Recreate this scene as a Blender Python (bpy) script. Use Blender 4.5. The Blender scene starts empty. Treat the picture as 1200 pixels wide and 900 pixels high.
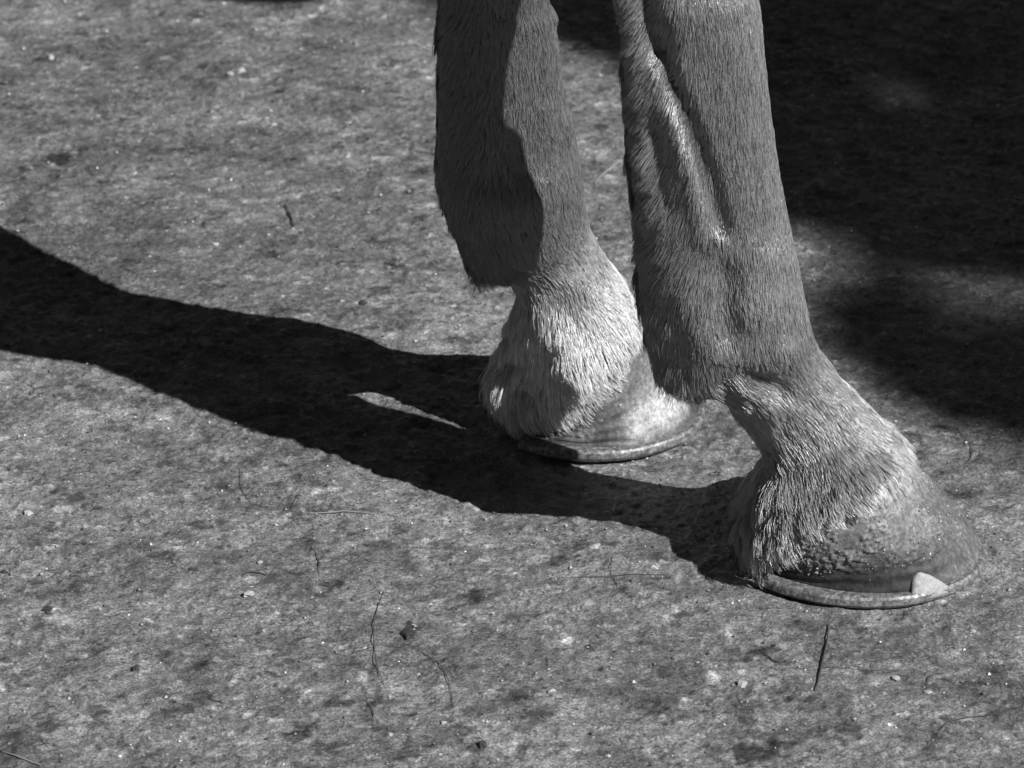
import bpy, math, random
import numpy as np
from mathutils import Vector, kdtree

random.seed(7)
RNG = np.random.default_rng(7)
S = bpy.context.scene
COL = S.collection
PI = math.pi

# ------------------------------------------------------------------ camera
PITCH = math.radians(26.0)
DIST = 2.5
FPX = 4485.0                                   # focal length in pixels of a 1200 px wide frame
CAM = np.array([0.0, -DIST * math.cos(PITCH), DIST * math.sin(PITCH)])
FWD = np.array([0.0, math.cos(PITCH), -math.sin(PITCH)])
UPV = np.array([0.0, math.sin(PITCH), math.cos(PITCH)])
RGT = np.array([1.0, 0.0, 0.0])
cd = bpy.data.cameras.new('camera')
cam = bpy.data.objects.new('camera', cd)
COL.objects.link(cam)
cam.location = CAM
cam.rotation_euler = (PI / 2 - PITCH, 0, 0)
cd.sensor_width = 36.0
cd.lens = FPX / 1200 * 36
cd.clip_start = 0.05
cd.clip_end = 2000
cd.dof.use_dof = True
cd.dof.focus_distance = 2.24
cd.dof.aperture_fstop = 19.0
S.camera = cam

# ------------------------------------------------------------------ light
SUN_EL = math.radians(41.0)
SUN_AZ = (0.794, -0.608)                         # horizontal direction towards the sun
_l = math.hypot(*SUN_AZ)
SUN = np.array([SUN_AZ[0] / _l * math.cos(SUN_EL), SUN_AZ[1] / _l * math.cos(SUN_EL), math.sin(SUN_EL)])
sd = bpy.data.lights.new('sun', 'SUN')
sd.energy = 5.0
sd.angle = math.radians(0.45)
sd.color = (1.0, 1.0, 1.0)
sun = bpy.data.objects.new('sun', sd)
COL.objects.link(sun)
sun.rotation_euler = Vector(SUN).to_track_quat('Z', 'Y').to_euler()
sun.location = SUN * 20

W = bpy.data.worlds.new('World')
S.world = W
W.use_nodes = True
wn = W.node_tree.nodes
wl = W.node_tree.links
wn.clear()
sky = wn.new('ShaderNodeTexSky')
sky.sky_type = 'NISHITA'
sky.sun_disc = False
sky.sun_elevation = SUN_EL
sky.sun_rotation = math.atan2(SUN[0], SUN[1])
sky.air_density = 0.2
sky.dust_density = 0.05
sky.altitude = 500
bw = wn.new('ShaderNodeRGBToBW')
bg = wn.new('ShaderNodeBackground')
bg.inputs['Strength'].default_value = 0.05
wo = wn.new('ShaderNodeOutputWorld')
wl.new(sky.outputs[0], bw.inputs[0])
wl.new(bw.outputs[0], bg.inputs[0])
wl.new(bg.outputs[0], wo.inputs[0])

S.view_settings.view_transform = 'Standard'
S.view_settings.look = 'None'
S.view_settings.exposure = 0.42
S.view_settings.gamma = 1.0
S.view_settings.use_curve_mapping = False
S.render.engine = 'CYCLES'


# ------------------------------------------------------------------ helpers
def ray(px, py):
    return FWD + (px - 600.0) / FPX * RGT + (450.0 - py) / FPX * UPV


def at_y(px, py, Y):
    d = ray(px, py)
    return CAM + d * ((Y - CAM[1]) / d[1])


def at_ground(px, py, z=0.0):
    d = ray(px, py)
    return CAM + d * ((z - CAM[2]) / d[2])


def project(P):
    q = P - CAM
    w = q @ FWD
    return 600 + FPX * (q @ RGT) / w, 450 - FPX * (q @ UPV) / w


def _hash(ix, iy, iz, seed):
    h = (ix.astype(np.int64) * 374761393 + iy.astype(np.int64) * 668265263 + iz.astype(np.int64) * 2147483647 + seed * 974711) & 0x7fffffff
    h = ((h ^ (h >> 13)) * 1274126177) & 0x7fffffff
    h = (h ^ (h >> 16)) * 668265263 & 0x7fffffff
    return ((h ^ (h >> 15)) & 0xffff) / 65535.0


def noise3(x, y, z, seed=0):
    """smooth value noise, 0..1"""
    fx, fy, fz = np.floor(x), np.floor(y), np.floor(z)
    ix, iy, iz = fx.astype(np.int64), fy.astype(np.int64), fz.astype(np.int64)
    u, v, w = x - fx, y - fy, z - fz
    u, v, w = u * u * (3 - 2 * u), v * v * (3 - 2 * v), w * w * (3 - 2 * w)
    r = 0
    for a in (0, 1):
        for b in (0, 1):
            for c in (0, 1):
                r = r + _hash(ix + a, iy + b, iz + c, seed) * (u if a else 1 - u) * (v if b else 1 - v) * (w if c else 1 - w)
    return r


def noise2(x, y, seed=0):
    return noise3(x, y, np.zeros_like(x), seed)


def sm(x, a, b):
    t = np.clip((x - a) / (b - a), 0, 1)
    return t * t * (3 - 2 * t)


def catmull(pts, n):
    """resample a polyline of control points (k x d) to n points, uniform in control index"""
    p = np.asarray(pts, float)
    k = len(p)
    p = np.vstack([2 * p[0] - p[1], p, 2 * p[-1] - p[-2]])
    t = np.linspace(0, k - 1 - 1e-9, n)
    i = np.floor(t).astype(int)
    f = (t - i)[:, None]
    a, b, c, d = p[i], p[i + 1], p[i + 2], p[i + 3]
    return 0.5 * (2 * b + (c - a) * f + (2 * a - 5 * b + 4 * c - d) * f ** 2 + (3 * b - a - 3 * c + d) * f ** 3)


def mesh_obj(name, V, F, mat, parent=None, smooth=True, data=None):
    me = bpy.data.meshes.new(name)
    me.from_pydata([tuple(v) for v in V], [], [tuple(int(i) for i in f) for f in F])
    me.materials.append(mat)
    if smooth:
        me.polygons.foreach_set('use_smooth', [True] * len(me.polygons))
    me.update()
    o = bpy.data.objects.new(name, me)
    COL.objects.link(o)
    if parent:
        o.parent = parent
    return o


def grid_faces(ns, nt, off=0, close_t=True):
    F = []
    m = nt if close_t else nt - 1
    for i in range(ns - 1):
        for j in range(m):
            j2 = (j + 1) % nt
            F.append((off + i * nt + j, off + i * nt + j2, off + (i + 1) * nt + j2, off + (i + 1) * nt + j))
    return F


def tag(o, label=None, cat=None, group=None, kind=None):
    if label: o['label'] = label
    if cat: o['category'] = cat
    if group: o['group'] = group
    if kind: o['kind'] = kind
    return o


class Mat:
    """small wrapper round a Principled material"""
    def __init__(self, name, rough=0.6, base=0.2, spec=0.5):
        self.m = bpy.data.materials.new(name)
        self.m.use_nodes = True
        self.n = self.m.node_tree.nodes
        self.l = self.m.node_tree.links
        self.b = self.n['Principled BSDF']
        self.b.inputs['Roughness'].default_value = rough
        self.b.inputs['Base Color'].default_value = (base, base, base, 1)
        self.b.inputs['Specular IOR Level'].default_value = spec

    def node(self, kind, **kw):
        x = self.n.new(kind)
        for k, v in kw.items():
            if k in x.inputs: x.inputs[k].default_value = v
            else: setattr(x, k, v)
        return x

    def link(self, a, b): self.l.new(a, b)

    def coords(self, scale=(1, 1, 1)):
        g = self.node('ShaderNodeNewGeometry')
        mp = self.node('ShaderNodeMapping')
        mp.inputs['Scale'].default_value = scale
        self.link(g.outputs['Position'], mp.inputs[0])
        return mp.outputs[0]

    def noise(self, vec, scale, detail=4, rough=0.6, dist=0.0):
        x = self.node('ShaderNodeTexNoise')
        x.inputs['Scale'].default_value = scale
        x.inputs['Detail'].default_value = detail
        x.inputs['Roughness'].default_value = rough
        x.inputs['Distortion'].default_value = dist
        self.link(vec, x.inputs['Vector'])
        return x.outputs[0]

    def ramp(self, fac, stops):
        r = self.node('ShaderNodeValToRGB')
        e = r.color_ramp.elements
        while len(e) > 1: e.remove(e[-1])
        for i, (p, v) in enumerate(stops):
            q = e[0] if i == 0 else e.new(p)
            q.position = p
            q.color = (v, v, v, 1)
        self.link(fac, r.inputs[0])
        return r.outputs[0]

    def math(self, op, a, b):
        x = self.node('ShaderNodeMath', operation=op)
        for i, v in enumerate((a, b)):
            if isinstance(v, (int, float)): x.inputs[i].default_value = v
            else: self.link(v, x.inputs[i])
        return x.outputs[0]

    def color(self, v): self.link(v, self.b.inputs['Base Color'])

    def bump(self, height, strength, dist, prev=None):
        x = self.node('ShaderNodeBump')
        x.inputs['Strength'].default_value = strength
        x.inputs['Distance'].default_value = dist
        self.link(height, x.inputs['Height'])
        if prev is not None: self.link(prev, x.inputs['Normal'])
        self.link(x.outputs[0], self.b.inputs['Normal'])
        return x.outputs[0]


# ------------------------------------------------------------------ ground
def lines(lo, hi, step, far):
    mid = np.arange(lo, hi + step / 2, step)
    out, d, x = [], step, hi
    while x < far:
        d *= 1.35
        x += d
        out.append(x)
    left, d, x = [], step, lo
    while x > -far:
        d *= 1.35
        x -= d
        left.append(x)
    return np.concatenate([left[::-1], mid, out])


def make_ground():
    xs = lines(-0.50, 0.50, 0.0014, 900)
    ys = lines(-0.58, 0.85, 0.0015, 900)
    X, Y = np.meshgrid(xs, ys)
    nx, ny = len(xs), len(ys)
    Z = np.zeros_like(X)
    inside = np.clip(1.6 - np.maximum(np.abs(X), np.abs(Y - 0.1)), 0, 1)
    Z += 0.0030 * (noise2(X / 0.09, Y / 0.09, 1) - 0.5)
    Z += 0.0016 * (noise2(X / 0.026, Y / 0.030, 2) - 0.5)
    Z += 0.0015 * (noise2(X / 0.010, Y / 0.010, 3) - 0.5)
    Z += 0.0012 * (noise2(X / 0.0045, Y / 0.0045, 4) - 0.5)
    grit = noise2(X / 0.0052, Y / 0.0058, 5)
    Z += 0.0014 * np.clip((grit - 0.80) / 0.2, 0, 1)
    Z *= inside
    # where the two hooves stand the ground is level
    # tone: patches of the soil itself (damp blotches, pale dry crust, crumbs)
    T = np.ones_like(X)
    T *= 0.86 + 0.30 * noise2(X / 0.16, Y / 0.20, 11)
    T *= 0.74 + 0.52 * noise2(X / 0.045, Y / 0.05, 12)
    T *= 0.70 + 0.60 * noise2(X / 0.016, Y / 0.014, 13)
    b = noise2(X / 0.020, Y / 0.022, 14) * 0.6 + noise2(X / 0.008, Y / 0.009, 15) * 0.4
    T *= 1 - 0.24 * np.clip((b - 0.66) / 0.1, 0, 1)
    pl = noise2(X / 0.014, Y / 0.010, 16) * 0.6 + noise2(X / 0.005, Y / 0.005, 17) * 0.4
    T *= 1 + 0.55 * np.clip((pl - 0.70) / 0.12, 0, 1)
    spots = [(885, 882, 40, 15, .22), (925, 860, 46, 7, .5), (993, 857, 18, 11, .36), (650, 815, 14, 4, 1.5), (690, 830, 26, 7, 1.35), (640, 822, 16, 5, 1.4), (900, 800, 14, 5, 1.45), (1035, 795, 18, 6, 1.45), (660, 755, 20, 5, 1.35), (1000, 600, 20, 4, 1.3), (1150, 640, 26, 5, 1.3), (60, 640, 14, 5, 1.4), (120, 605, 22, 5, 1.3), (480, 480, 6, 3, 1.0), (1050, 340, 40, 6, 1.3), (68, 187, 17, 9, .22), (56, 714, 5, 6, .25), (480, 742, 9, 9, .4), (655, 655, 13, 8, .5),
             (640, 665, 22, 5, .55), (160, 783, 5, 4, .4), (110, 835, 24, 6, .5), (115, 850, 18, 5, .5), (240, 780, 14, 6, .55), (225, 820, 22, 7, .55),
             (380, 874, 18, 6, .5), (425, 163, 10, 7, .5), (560, 876, 9, 4, .4), (770, 825, 22, 9, .65), (880, 860, 25, 8, .55), (1090, 690, 18, 8, .7),
             (1120, 800, 20, 9, .7), (470, 690, 16, 8, .6), (190, 765, 8, 6, .5), (200, 768, 6, 5, .5), (540, 700, 22, 9, .7), (60, 620, 9, 5, .5),
             (95, 678, 12, 9, .5), (330, 95, 20, 7, .6), (250, 100, 24, 6, .7), (40, 690, 18, 8, .7), (700, 760, 24, 8, .7), (610, 815, 20, 9, .6), (560, 700, 18, 10, .65)]
    for px, py, a, c, k in spots:
        g = at_ground(px, py)
        sc = FPX / ((g - CAM) @ FWD)
        rx, ry = a / sc, c / sc / 0.47
        i0, i1 = np.searchsorted(xs, [g[0] - 3 * rx, g[0] + 3 * rx])
        j0, j1 = np.searchsorted(ys, [g[1] - 3 * ry, g[1] + 3 * ry])
        xx, yy = X[j0:j1, i0:i1], Y[j0:j1, i0:i1]
        r = np.hypot((xx - g[0]) / rx, (yy - g[1]) / ry) + 1.0 * (noise2(xx / 0.009, yy / 0.009, 21) - 0.5) + 0.9 * (noise2(xx / 0.0035, yy / 0.0035, 22) - 0.5)
        T[j0:j1, i0:i1] *= 1 - (1 - k) * np.clip((1.15 - r) / 0.40, 0, 1)
    # flat flakes: darker and paler scraps trodden into the surface
    rng = np.random.default_rng(5)
    for k in range(9000):
        cx, cy = rng.uniform(-0.42, 0.42), rng.uniform(-0.50, 0.78)
        pale = k % 3 == 0
        a = (0.0012 + 0.0035 * rng.random() ** 2.5) if pale else (0.0016 + 0.0070 * rng.random() ** 3.5)
        b = a * rng.uniform(0.4, 0.9)
        rot = rng.normal(0, 0.5)
        i0, i1 = np.searchsorted(xs, [cx - 1.5 * a, cx + 1.5 * a])
        j0, j1 = np.searchsorted(ys, [cy - 1.5 * a, cy + 1.5 * a])
        xx, yy = X[j0:j1, i0:i1] - cx, Y[j0:j1, i0:i1] - cy
        r = np.hypot((xx * math.cos(rot) + yy * math.sin(rot)) / a, (yy * math.cos(rot) - xx * math.sin(rot)) / b)
        r = r + 1.5 * (noise2((xx + cx) / (a * .55), (yy + cy) / (a * .55), k % 50) - 0.5)
        m = np.clip((1.05 - r) / 0.16, 0, 1)
        T[j0:j1, i0:i1] *= 1 + m * ((0.25 + 0.6 * rng.random()) if pale else -(0.12 + 0.42 * rng.random()))
        Z[j0:j1, i0:i1] += m * (0.0005 if pale else rng.uniform(-0.0005, 0.0004))
    V = np.stack([X, Y, Z], -1).reshape(-1, 3)
    me = bpy.data.meshes.new('ground')
    idx = np.arange(nx * ny).reshape(ny, nx)
    q = np.stack([idx[:-1, :-1], idx[:-1, 1:], idx[1:, 1:], idx[1:, :-1]], -1).reshape(-1)
    nf = (nx - 1) * (ny - 1)
    me.vertices.add(len(V))
    me.vertices.foreach_set('co', V.astype(np.float32).ravel())
    me.loops.add(nf * 4)
    me.loops.foreach_set('vertex_index', q.astype(np.int32))
    me.polygons.add(nf)
    me.polygons.foreach_set('loop_start', np.arange(0, nf * 4, 4, dtype=np.int32))
    me.polygons.foreach_set('use_smooth', np.ones(nf, bool))
    me.update(calc_edges=True)
    at = me.attributes.new('tone', 'FLOAT', 'POINT')
    at.data.foreach_set('value', T.astype(np.float32).ravel())
    M = Mat('trodden_soil', rough=0.5, spec=0.8)
    p = M.coords((1, 1, 1))
    a = M.node('ShaderNodeAttribute', attribute_name='tone')
    f1 = M.ramp(M.noise(p, 640, 2, 0.6), [(0.28, 0.38), (0.5, 1.0), (0.72, 1.75)])
    f2 = M.ramp(M.noise(M.coords((1.0, 0.85, 1)), 170, 4, 0.7, 0.6), [(0.28, 0.55), (0.5, 1.0), (0.72, 1.45)])
    sp = M.ramp(M.noise(p, 300, 1, 0.5), [(0.73, 1.0), (0.80, 2.6)])
    dk = M.ramp(M.noise(M.coords((1, 1, 3)), 260, 1, 0.5), [(0.22, 0.4), (0.29, 1.0)])
    vo = M.node('ShaderNodeTexVoronoi')
    vo.inputs['Scale'].default_value = 330
    vo.inputs['Randomness'].default_value = 1.0
    M.link(p, vo.inputs['Vector'])
    fl = M.ramp(vo.outputs['Color'], [(0.0, 0.45), (0.14, 0.6), (0.22, 0.96), (0.84, 1.04), (0.95, 1.65)])
    v = M.math('MULTIPLY', a.outputs['Fac'], f1)
    v = M.math('MULTIPLY', v, fl)
    v = M.math('MULTIPLY', v, f2)
    v = M.math('MULTIPLY', v, sp)
    v = M.math('MULTIPLY', v, dk)
    v = M.math('MULTIPLY', v, 0.157)
    M.color(v)
    n = M.bump(M.noise(p, 330, 5, 0.7), 0.7, 0.0022)
    M.link(M.ramp(M.noise(p, 260, 2, 0.6), [(0.35, 0.22), (0.6, 0.62)]), M.b.inputs['Roughness'])
    me.materials.append(M.m)
    o = bpy.data.objects.new('ground', me)
    COL.objects.link(o)
    tag(o, 'grey trodden soil with fibres and dark blotches', None, None, 'structure')
    return o


make_ground()


def ground_z(x, y):
    x, y = np.array([x]), np.array([y])
    z = 0.0030 * (noise2(x / 0.09, y / 0.09, 1) - 0.5) + 0.0016 * (noise2(x / 0.026, y / 0.030, 2) - 0.5)
    z = z + 0.0015 * (noise2(x / 0.010, y / 0.010, 3) - 0.5) + 0.0012 * (noise2(x / 0.0045, y / 0.0045, 4) - 0.5)
    return float(z[0])


# ------------------------------------------------------------------ tree whose crown shades the right of the yard
def tube(path, radii, n=10):
    path = np.asarray(path, float)
    V, F = [], []
    for i, (c, r) in enumerate(zip(path, radii)):
        t = path[min(i + 1, len(path) - 1)] - path[max(i - 1, 0)]
        t /= np.linalg.norm(t)
        a = np.cross(t, [0.31, 0.9, 0.2]); a /= np.linalg.norm(a)
        b = np.cross(t, a)
        for k in range(n):
            w = 2 * PI * k / n
            V.append(c + r * (math.cos(w) * a + math.sin(w) * b))
    F = grid_faces(len(path), n)
    F.append(tuple(range(n - 1, -1, -1)))
    F.append(tuple(range((len(path) - 1) * n, len(path) * n)))
    return V, F


def merge(parts):
    V, F = [], []
    for v, f in parts:
        o = len(V)
        V += list(v)
        F += [tuple(i + o for i in q) for q in f]
    return V, F


def make_tree():
    base = np.array([5.30, -3.50, 0.0])
    # edge of the shade on the ground, in the plan of the yard (x at each y)
    shore = ((1600, 900), (1330, 570), (1190, 530), (1070, 495), (985, 445), (935, 400), (900, 330), (865, 260), (830, 200), (790, 120), (720, 60), (580, 30), (480, 5), (400, -60))
    ey = np.array([at_ground(0, v)[1] for u, v in shore])
    ex = np.array([at_ground(u, v)[0] for u, v in shore])
    edge_x = lambda y: np.interp(y, ey, ex)
    bark = Mat('bark', 0.9, 0.12)
    bark.bump(bark.noise(bark.coords((1, 1, 0.3)), 30, 5), 0.8, 0.02)
    leaf = Mat('leaf', 0.5, 0.07)
    root = bpy.data.objects.new('tree', None)
    COL.objects.link(root)
    root.location = base
    tag(root, 'leafy tree beside the yard whose crown shades the ground behind the horse', 'tree')
    tp = catmull([(0, 0, -0.2), (0.03, 0.02, 0.5), (-0.05, 0.05, 1.8), (-0.15, 0.15, 3.2), (-0.3, 0.3, 4.8)], 16)
    mesh_obj('trunk', *tube(tp, np.linspace(0.17, 0.06, 16), 14), bark.m, root)
    rng = np.random.default_rng(3)
    limbs, tips = [], []
    for k in range(16):
        s = tp[rng.integers(8, 16)]
        e = np.array([-0.75, 0.7, 4.6]) + rng.normal(0, 1, 3) * [0.8, 0.75, 0.6]
        m = (s + e) / 2 + [0, 0, 0.2]
        q = catmull([s, m, e], 8) + base
        if np.any(q[:, 0] - SUN[0] * q[:, 2] / SUN[2] < edge_x(q[:, 1] - SUN[1] * q[:, 2] / SUN[2]) + 0.04):
            continue
        limbs.append(tube(catmull([s, m, e], 8), np.linspace(0.04, 0.012, 8), 7))
    mesh_obj('limb', *merge(limbs), bark.m, root)
    # leaf sprays, thinned where the yard below is sunlit
    n = 60000
    c = rng.normal(0, 1, (n, 3)) * [1.35, 1.25, 0.65] + base + [-0.75, 0.7, 4.65]
    t = c[:, 2] / SUN[2]
    gx, gy = c[:, 0] - SUN[0] * t, c[:, 1] - SUN[1] * t
    G = np.stack([gx, gy, np.zeros(n)], -1)
    px, py = project(G)
    edge = edge_x(gy)
    edge = edge + 0.07 * (noise2(gx / 0.05, gy / 0.05, 31) - 0.5)
    keep = gx > edge + 0.012
    # gaps through which a little sun falls
    for u, v, a, b, pk in ((955, 295, 60, 50, .92), (1160, 345, 95, 50, .93), (1090, 60, 85, 28, .5), (1180, 90, 60, 28, .5), (940, 180, 60, 22, .5), (1010, 430, 70, 30, .45), (965, 90, 55, 22, .6), (1130, 470, 60, 25, .5)):
        g = at_ground(u, v)
        sc = FPX / ((g - CAM) @ FWD)
        r = np.hypot((gx - g[0]) / (a / sc), (gy - g[1]) / (b / sc / 0.42))
        keep &= ~((r < 1.0) & (rng.random(n) < pk))
    c = c[keep & (c[:, 2] > 2.2)]
    m = len(c)
    u = rng.normal(0, 1, (m, 3)); u /= np.linalg.norm(u, axis=1)[:, None]
    w = np.cross(u, rng.normal(0, 1, (m, 3))); w /= np.linalg.norm(w, axis=1)[:, None]
    L, Wd = rng.uniform(0.04, 0.07, (m, 1)), rng.uniform(0.017, 0.028, (m, 1))
    c = c - base
    V = np.stack([c - u * L, c + w * Wd, c + u * L, c - w * Wd], 1).reshape(-1, 3)
    F = np.arange(m * 4).reshape(m, 4)
    o = mesh_obj('crown', V, F, leaf.m, root, smooth=False)
    tag(o, kind='stuff')


make_tree()

# ------------------------------------------------------------------ horse
horse = bpy.data.objects.new('horse', None)
COL.objects.link(horse)
tag(horse, 'grey horse standing on the soil, its two shod lower legs in view', 'horse')

YN, YF = -0.238, -0.0612                        # planes in which the near and the far foreleg stand
NT = 112


def build_leg(st, Y, upper, nrow, lean):
    """st: rows (Lpx, Lpy, Rpx, Rpy, flatness, yaw) read off the two outlines of the leg; upper: rows (xL, xR, z, halfwidth)."""
    rows = []
    for lx, ly, rx, ry, fl, yaw in st:
        L, R = at_y(lx, ly, Y), at_y(rx, ry, Y)
        y2 = Y + lean * max(0.0, (L[2] + R[2]) / 2 - 0.08) / 0.27      # the stance is wider at the hooves
        L, R = at_y(lx, ly, y2), at_y(rx, ry, y2)
        rows.append([*L, *R, np.linalg.norm(R - L) / 2 * fl, yaw])
    for xl, xr, z, hw, yy in upper:
        rows.append([xl, yy, z, xr, yy, z, hw, 0.0])
    R_ = catmull(rows, nrow)
    th = np.linspace(0, 2 * PI, NT, endpoint=False)
    P = np.zeros((nrow, NT, 3))
    for i, r in enumerate(R_):
        L, R, hw, yaw = r[:3], r[3:6], r[6], math.radians(r[7])
        c, h = (L + R) / 2, (R - L) / 2
        cy, sy = math.cos(yaw), math.sin(yaw)
        h = np.array([h[0] * cy, h[0] * sy, h[2]])
        lat = np.array([-sy, cy, 0])
        co, si = np.cos(th), np.sin(th)
        ex = 0.88
        cs, sn = np.sign(co) * np.abs(co) ** ex, np.sign(si) * np.abs(si) ** ex
        egg = 1 + (0.13 if lean < 0 else 0.05) * co
        if lean < 0:
            egg = egg + 0.30 * np.minimum(co, 0) * max(0.0, 1 - i / nrow * (len(rows) - 1) / 3.2)
        P[i] = c + cs[:, None] * h + (sn * hw * egg)[:, None] * lat
    return P


def sculpt(P, strokes, side=-1):
    """raise or lower the skin on the camera's side along strokes; amounts in mm, widths in px"""
    cen = P.mean(1, keepdims=True)
    d = P - cen
    px, py = project(P.reshape(-1, 3))
    px, py = px.reshape(P.shape[:2]), py.reshape(P.shape[:2])
    facing = np.clip(-(d[..., 1]) / (np.abs(d[..., 1]).max(1, keepdims=True) + 1e-6) * 2.2, 0, 1)
    dn = d / np.linalg.norm(d, axis=-1, keepdims=True)
    dn = dn * 0.4 + np.array([0.1, -0.6, 0.05])
    amt = np.zeros(P.shape[:2])
    for pts, mm, wid in strokes:
        q = np.asarray(pts, float)
        best = np.full(P.shape[:2], 1e9)
        if len(q) == 1:
            best = np.hypot(px - q[0, 0], py - q[0, 1])
        for a, b in zip(q[:-1], q[1:]):
            ab = b - a
            t = np.clip(((px - a[0]) * ab[0] + (py - a[1]) * ab[1]) / (ab @ ab), 0, 1)
            best = np.minimum(best, np.hypot(px - a[0] - t * ab[0], py - a[1] - t * ab[1]))
        amt += mm * 0.001 * np.exp(-(best / wid) ** 2)
    return P + dn * (amt * facing)[..., None]


near_st = [
    (870, 624, 1064, 524, 0.98, 0),
    (870, 600, 1050, 508, 0.93, 0),
    (886, 562, 1029, 489, 0.86, 0),
    (897, 535, 1003, 461, 0.82, 0),
    (876, 499, 978, 430, 0.80, 0),
    (840, 464, 958, 398, 0.78, 0),
    (776, 440, 951, 372, 0.76, 0),
    (758, 392, 946, 345, 0.73, 0),
    (748, 340, 938, 302, 0.71, 0),
    (745, 270, 927, 252, 0.73, 0),
    (738, 200, 917, 195, 0.70, 0),
    (731, 130, 907, 130, 0.71, 0),
    (727, 60, 900, 60, 0.72, 0),
    (721, 0, 893, 0, 0.72, 0),
    (712, -60, 878, -60, 0.66, 0)]
far_st = [
    (604, 492, 750, 374, 0.92, 6),
    (578, 460, 749, 364, 0.98, 6),
    (580, 432, 742, 348, 0.98, 6),
    (592, 402, 729, 326, 0.96, 5),
    (603, 368, 714, 306, 0.98, 4),
    (603, 342, 703, 286, 0.98, 6),
    (588, 324, 694, 264, 0.95, 4),
    (552, 310, 690, 240, 1.0, 2),
    (534, 275, 686, 210, 1.0, 0),
    (517, 238, 681, 176, 0.92, 0),
    (511, 200, 675, 146, 0.80, 0),
    (511, 150, 666, 110, 0.76, 0),
    (512, 90, 660, 72, 0.70, 0),
    (511, 30, 655, 20, 0.62, 0),
    (511, -40, 651, -40, 0.62, 0)]
YC = (YN + YF) / 2
near_up = [(0.018, 0.120, 0.45, 0.052, YN + .03), (0.000, 0.122, 0.53, 0.054, YN + .036), (0.015, 0.175, 0.66, 0.055, YN + .042), (-0.06, 0.21, 0.84, 0.085, YN + .045), (-0.12, 0.24, 1.02, 0.10, YN + .05)]
far_up = [(-0.065, 0.062, 0.46, 0.044, YF - .03), (-0.075, 0.075, 0.53, 0.046, YF - .036), (-0.085, 0.075, 0.66, 0.055, YF - .042), (-0.12, 0.14, 0.84, 0.085, YF - .045), (-0.15, 0.20, 1.02, 0.10, YF - .05)]
NR = 190
PN = build_leg(near_st, YN, near_up, NR, 0.017)
PF = build_leg(far_st, YF, far_up, NR, -0.027)


def fit_coronet(P, line, rows):
    """tilt the lowest rings of the leg so that its edge follows the hairline of the hoof"""
    px, py = project(P[0])
    q = np.asarray(line, float)
    sc = FPX / DIST * 1.06 * math.cos(PITCH)
    dz = (py - np.interp(px, q[:, 0], q[:, 1])) / sc
    j = np.arange(NT)
    lowside = P[0, :, 1] > P[0, :, 1].mean()
    dz = np.where(lowside, dz[(NT - j) % NT], dz)
    for _ in range(6):
        dz = (np.roll(dz, 1) + 2 * dz + np.roll(dz, -1)) / 4
    dz *= sm(np.abs(np.sin(2 * PI * j / NT)), 0.5, 1.0)
    dz = np.clip(dz, -0.014, 0.014)
    P = P.copy()
    for i in range(rows):
        w = (1 - i / rows) ** 1.3
        P[i, :, 2] += dz * w
    return P


PN = fit_coronet(PN, [(860, 628), (883, 645), (920, 625), (947, 611), (987, 594), (1013, 581), (1037, 569), (1053, 554), (1070, 522)], 30)
PF = fit_coronet(PF, [(570, 475), (600, 492), (640, 500), (680, 483), (705, 462), (737, 420), (755, 385), (770, 366)], 18)
PN = sculpt(PN, [
    ([(742, -60), (752, 0), (760, 25), (770, 55)], -9, 17),
    ([(775, 70), (788, 100), (803, 135), (822, 185), (835, 225), (846, 264)], -5.5, 11),
    ([(766, 150), (774, 200), (782, 240)], -2.6, 9),
    ([(738, 60), (752, 130), (756, 200)], 2, 10),
    ([(784, 130), (803, 190), (815, 240), (820, 275)], 2.8, 12),
    ([(870, 60), (880, 160), (885, 230)], 2.5, 30),
    ([(900, 312), (886, 355)], 5.2, 34),
    ([(800, 330), (815, 380), (828, 405)], 4.2, 22),
    ([(850, 320), (852, 390)], -3.5, 14),
    ([(845, 448), (870, 440), (893, 444), (915, 458)], -3.6, 10),
    ([(925, 420)], 3.4, 20),
    ([(868, 462), (900, 478)], 4.0, 16),
    ([(890, 530), (884, 560), (876, 590)], -6, 9),
    ([(905, 575), (890, 620)], 3.5, 20),
    ([(900, 625), (950, 605), (1000, 575), (1040, 545)], 4.0, 18)])
PF = sculpt(PF, [
    ([(690, 330), (720, 365)], 2, 22),
    ([(660, 150), (655, 60)], 2, 18),
    ([(640, 130), (660, 230)], 1.5, 12),
    ([(600, 438), (606, 458)], -17, 24),
    ([(622, 365), (640, 385)], 5, 22),
    ([(655, 400), (675, 440)], 5, 26),
    ([(630, 250), (640, 290)], 3, 30),
    ([(640, 400), (632, 440), (632, 480)], -4, 10),
    ([(655, 330), (680, 350)], 2.5, 22),
    ([(590, 350), (600, 390)], -2, 14)])


def normals(P):
    ds = np.gradient(P, axis=0)
    dt = (np.roll(P, -1, 1) - np.roll(P, 1, 1)) / 2
    n = np.cross(dt, ds)
    n /= np.linalg.norm(n, axis=-1, keepdims=True) + 1e-12
    out = P - P.mean(1, keepdims=True)
    sgn = np.sign((n * out).sum(-1).mean())
    return n * sgn, ds, dt


PN = PN - normals(PN)[0] * 0.0024              # room for the coat
PF = PF - normals(PF)[0] * 0.0024


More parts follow.
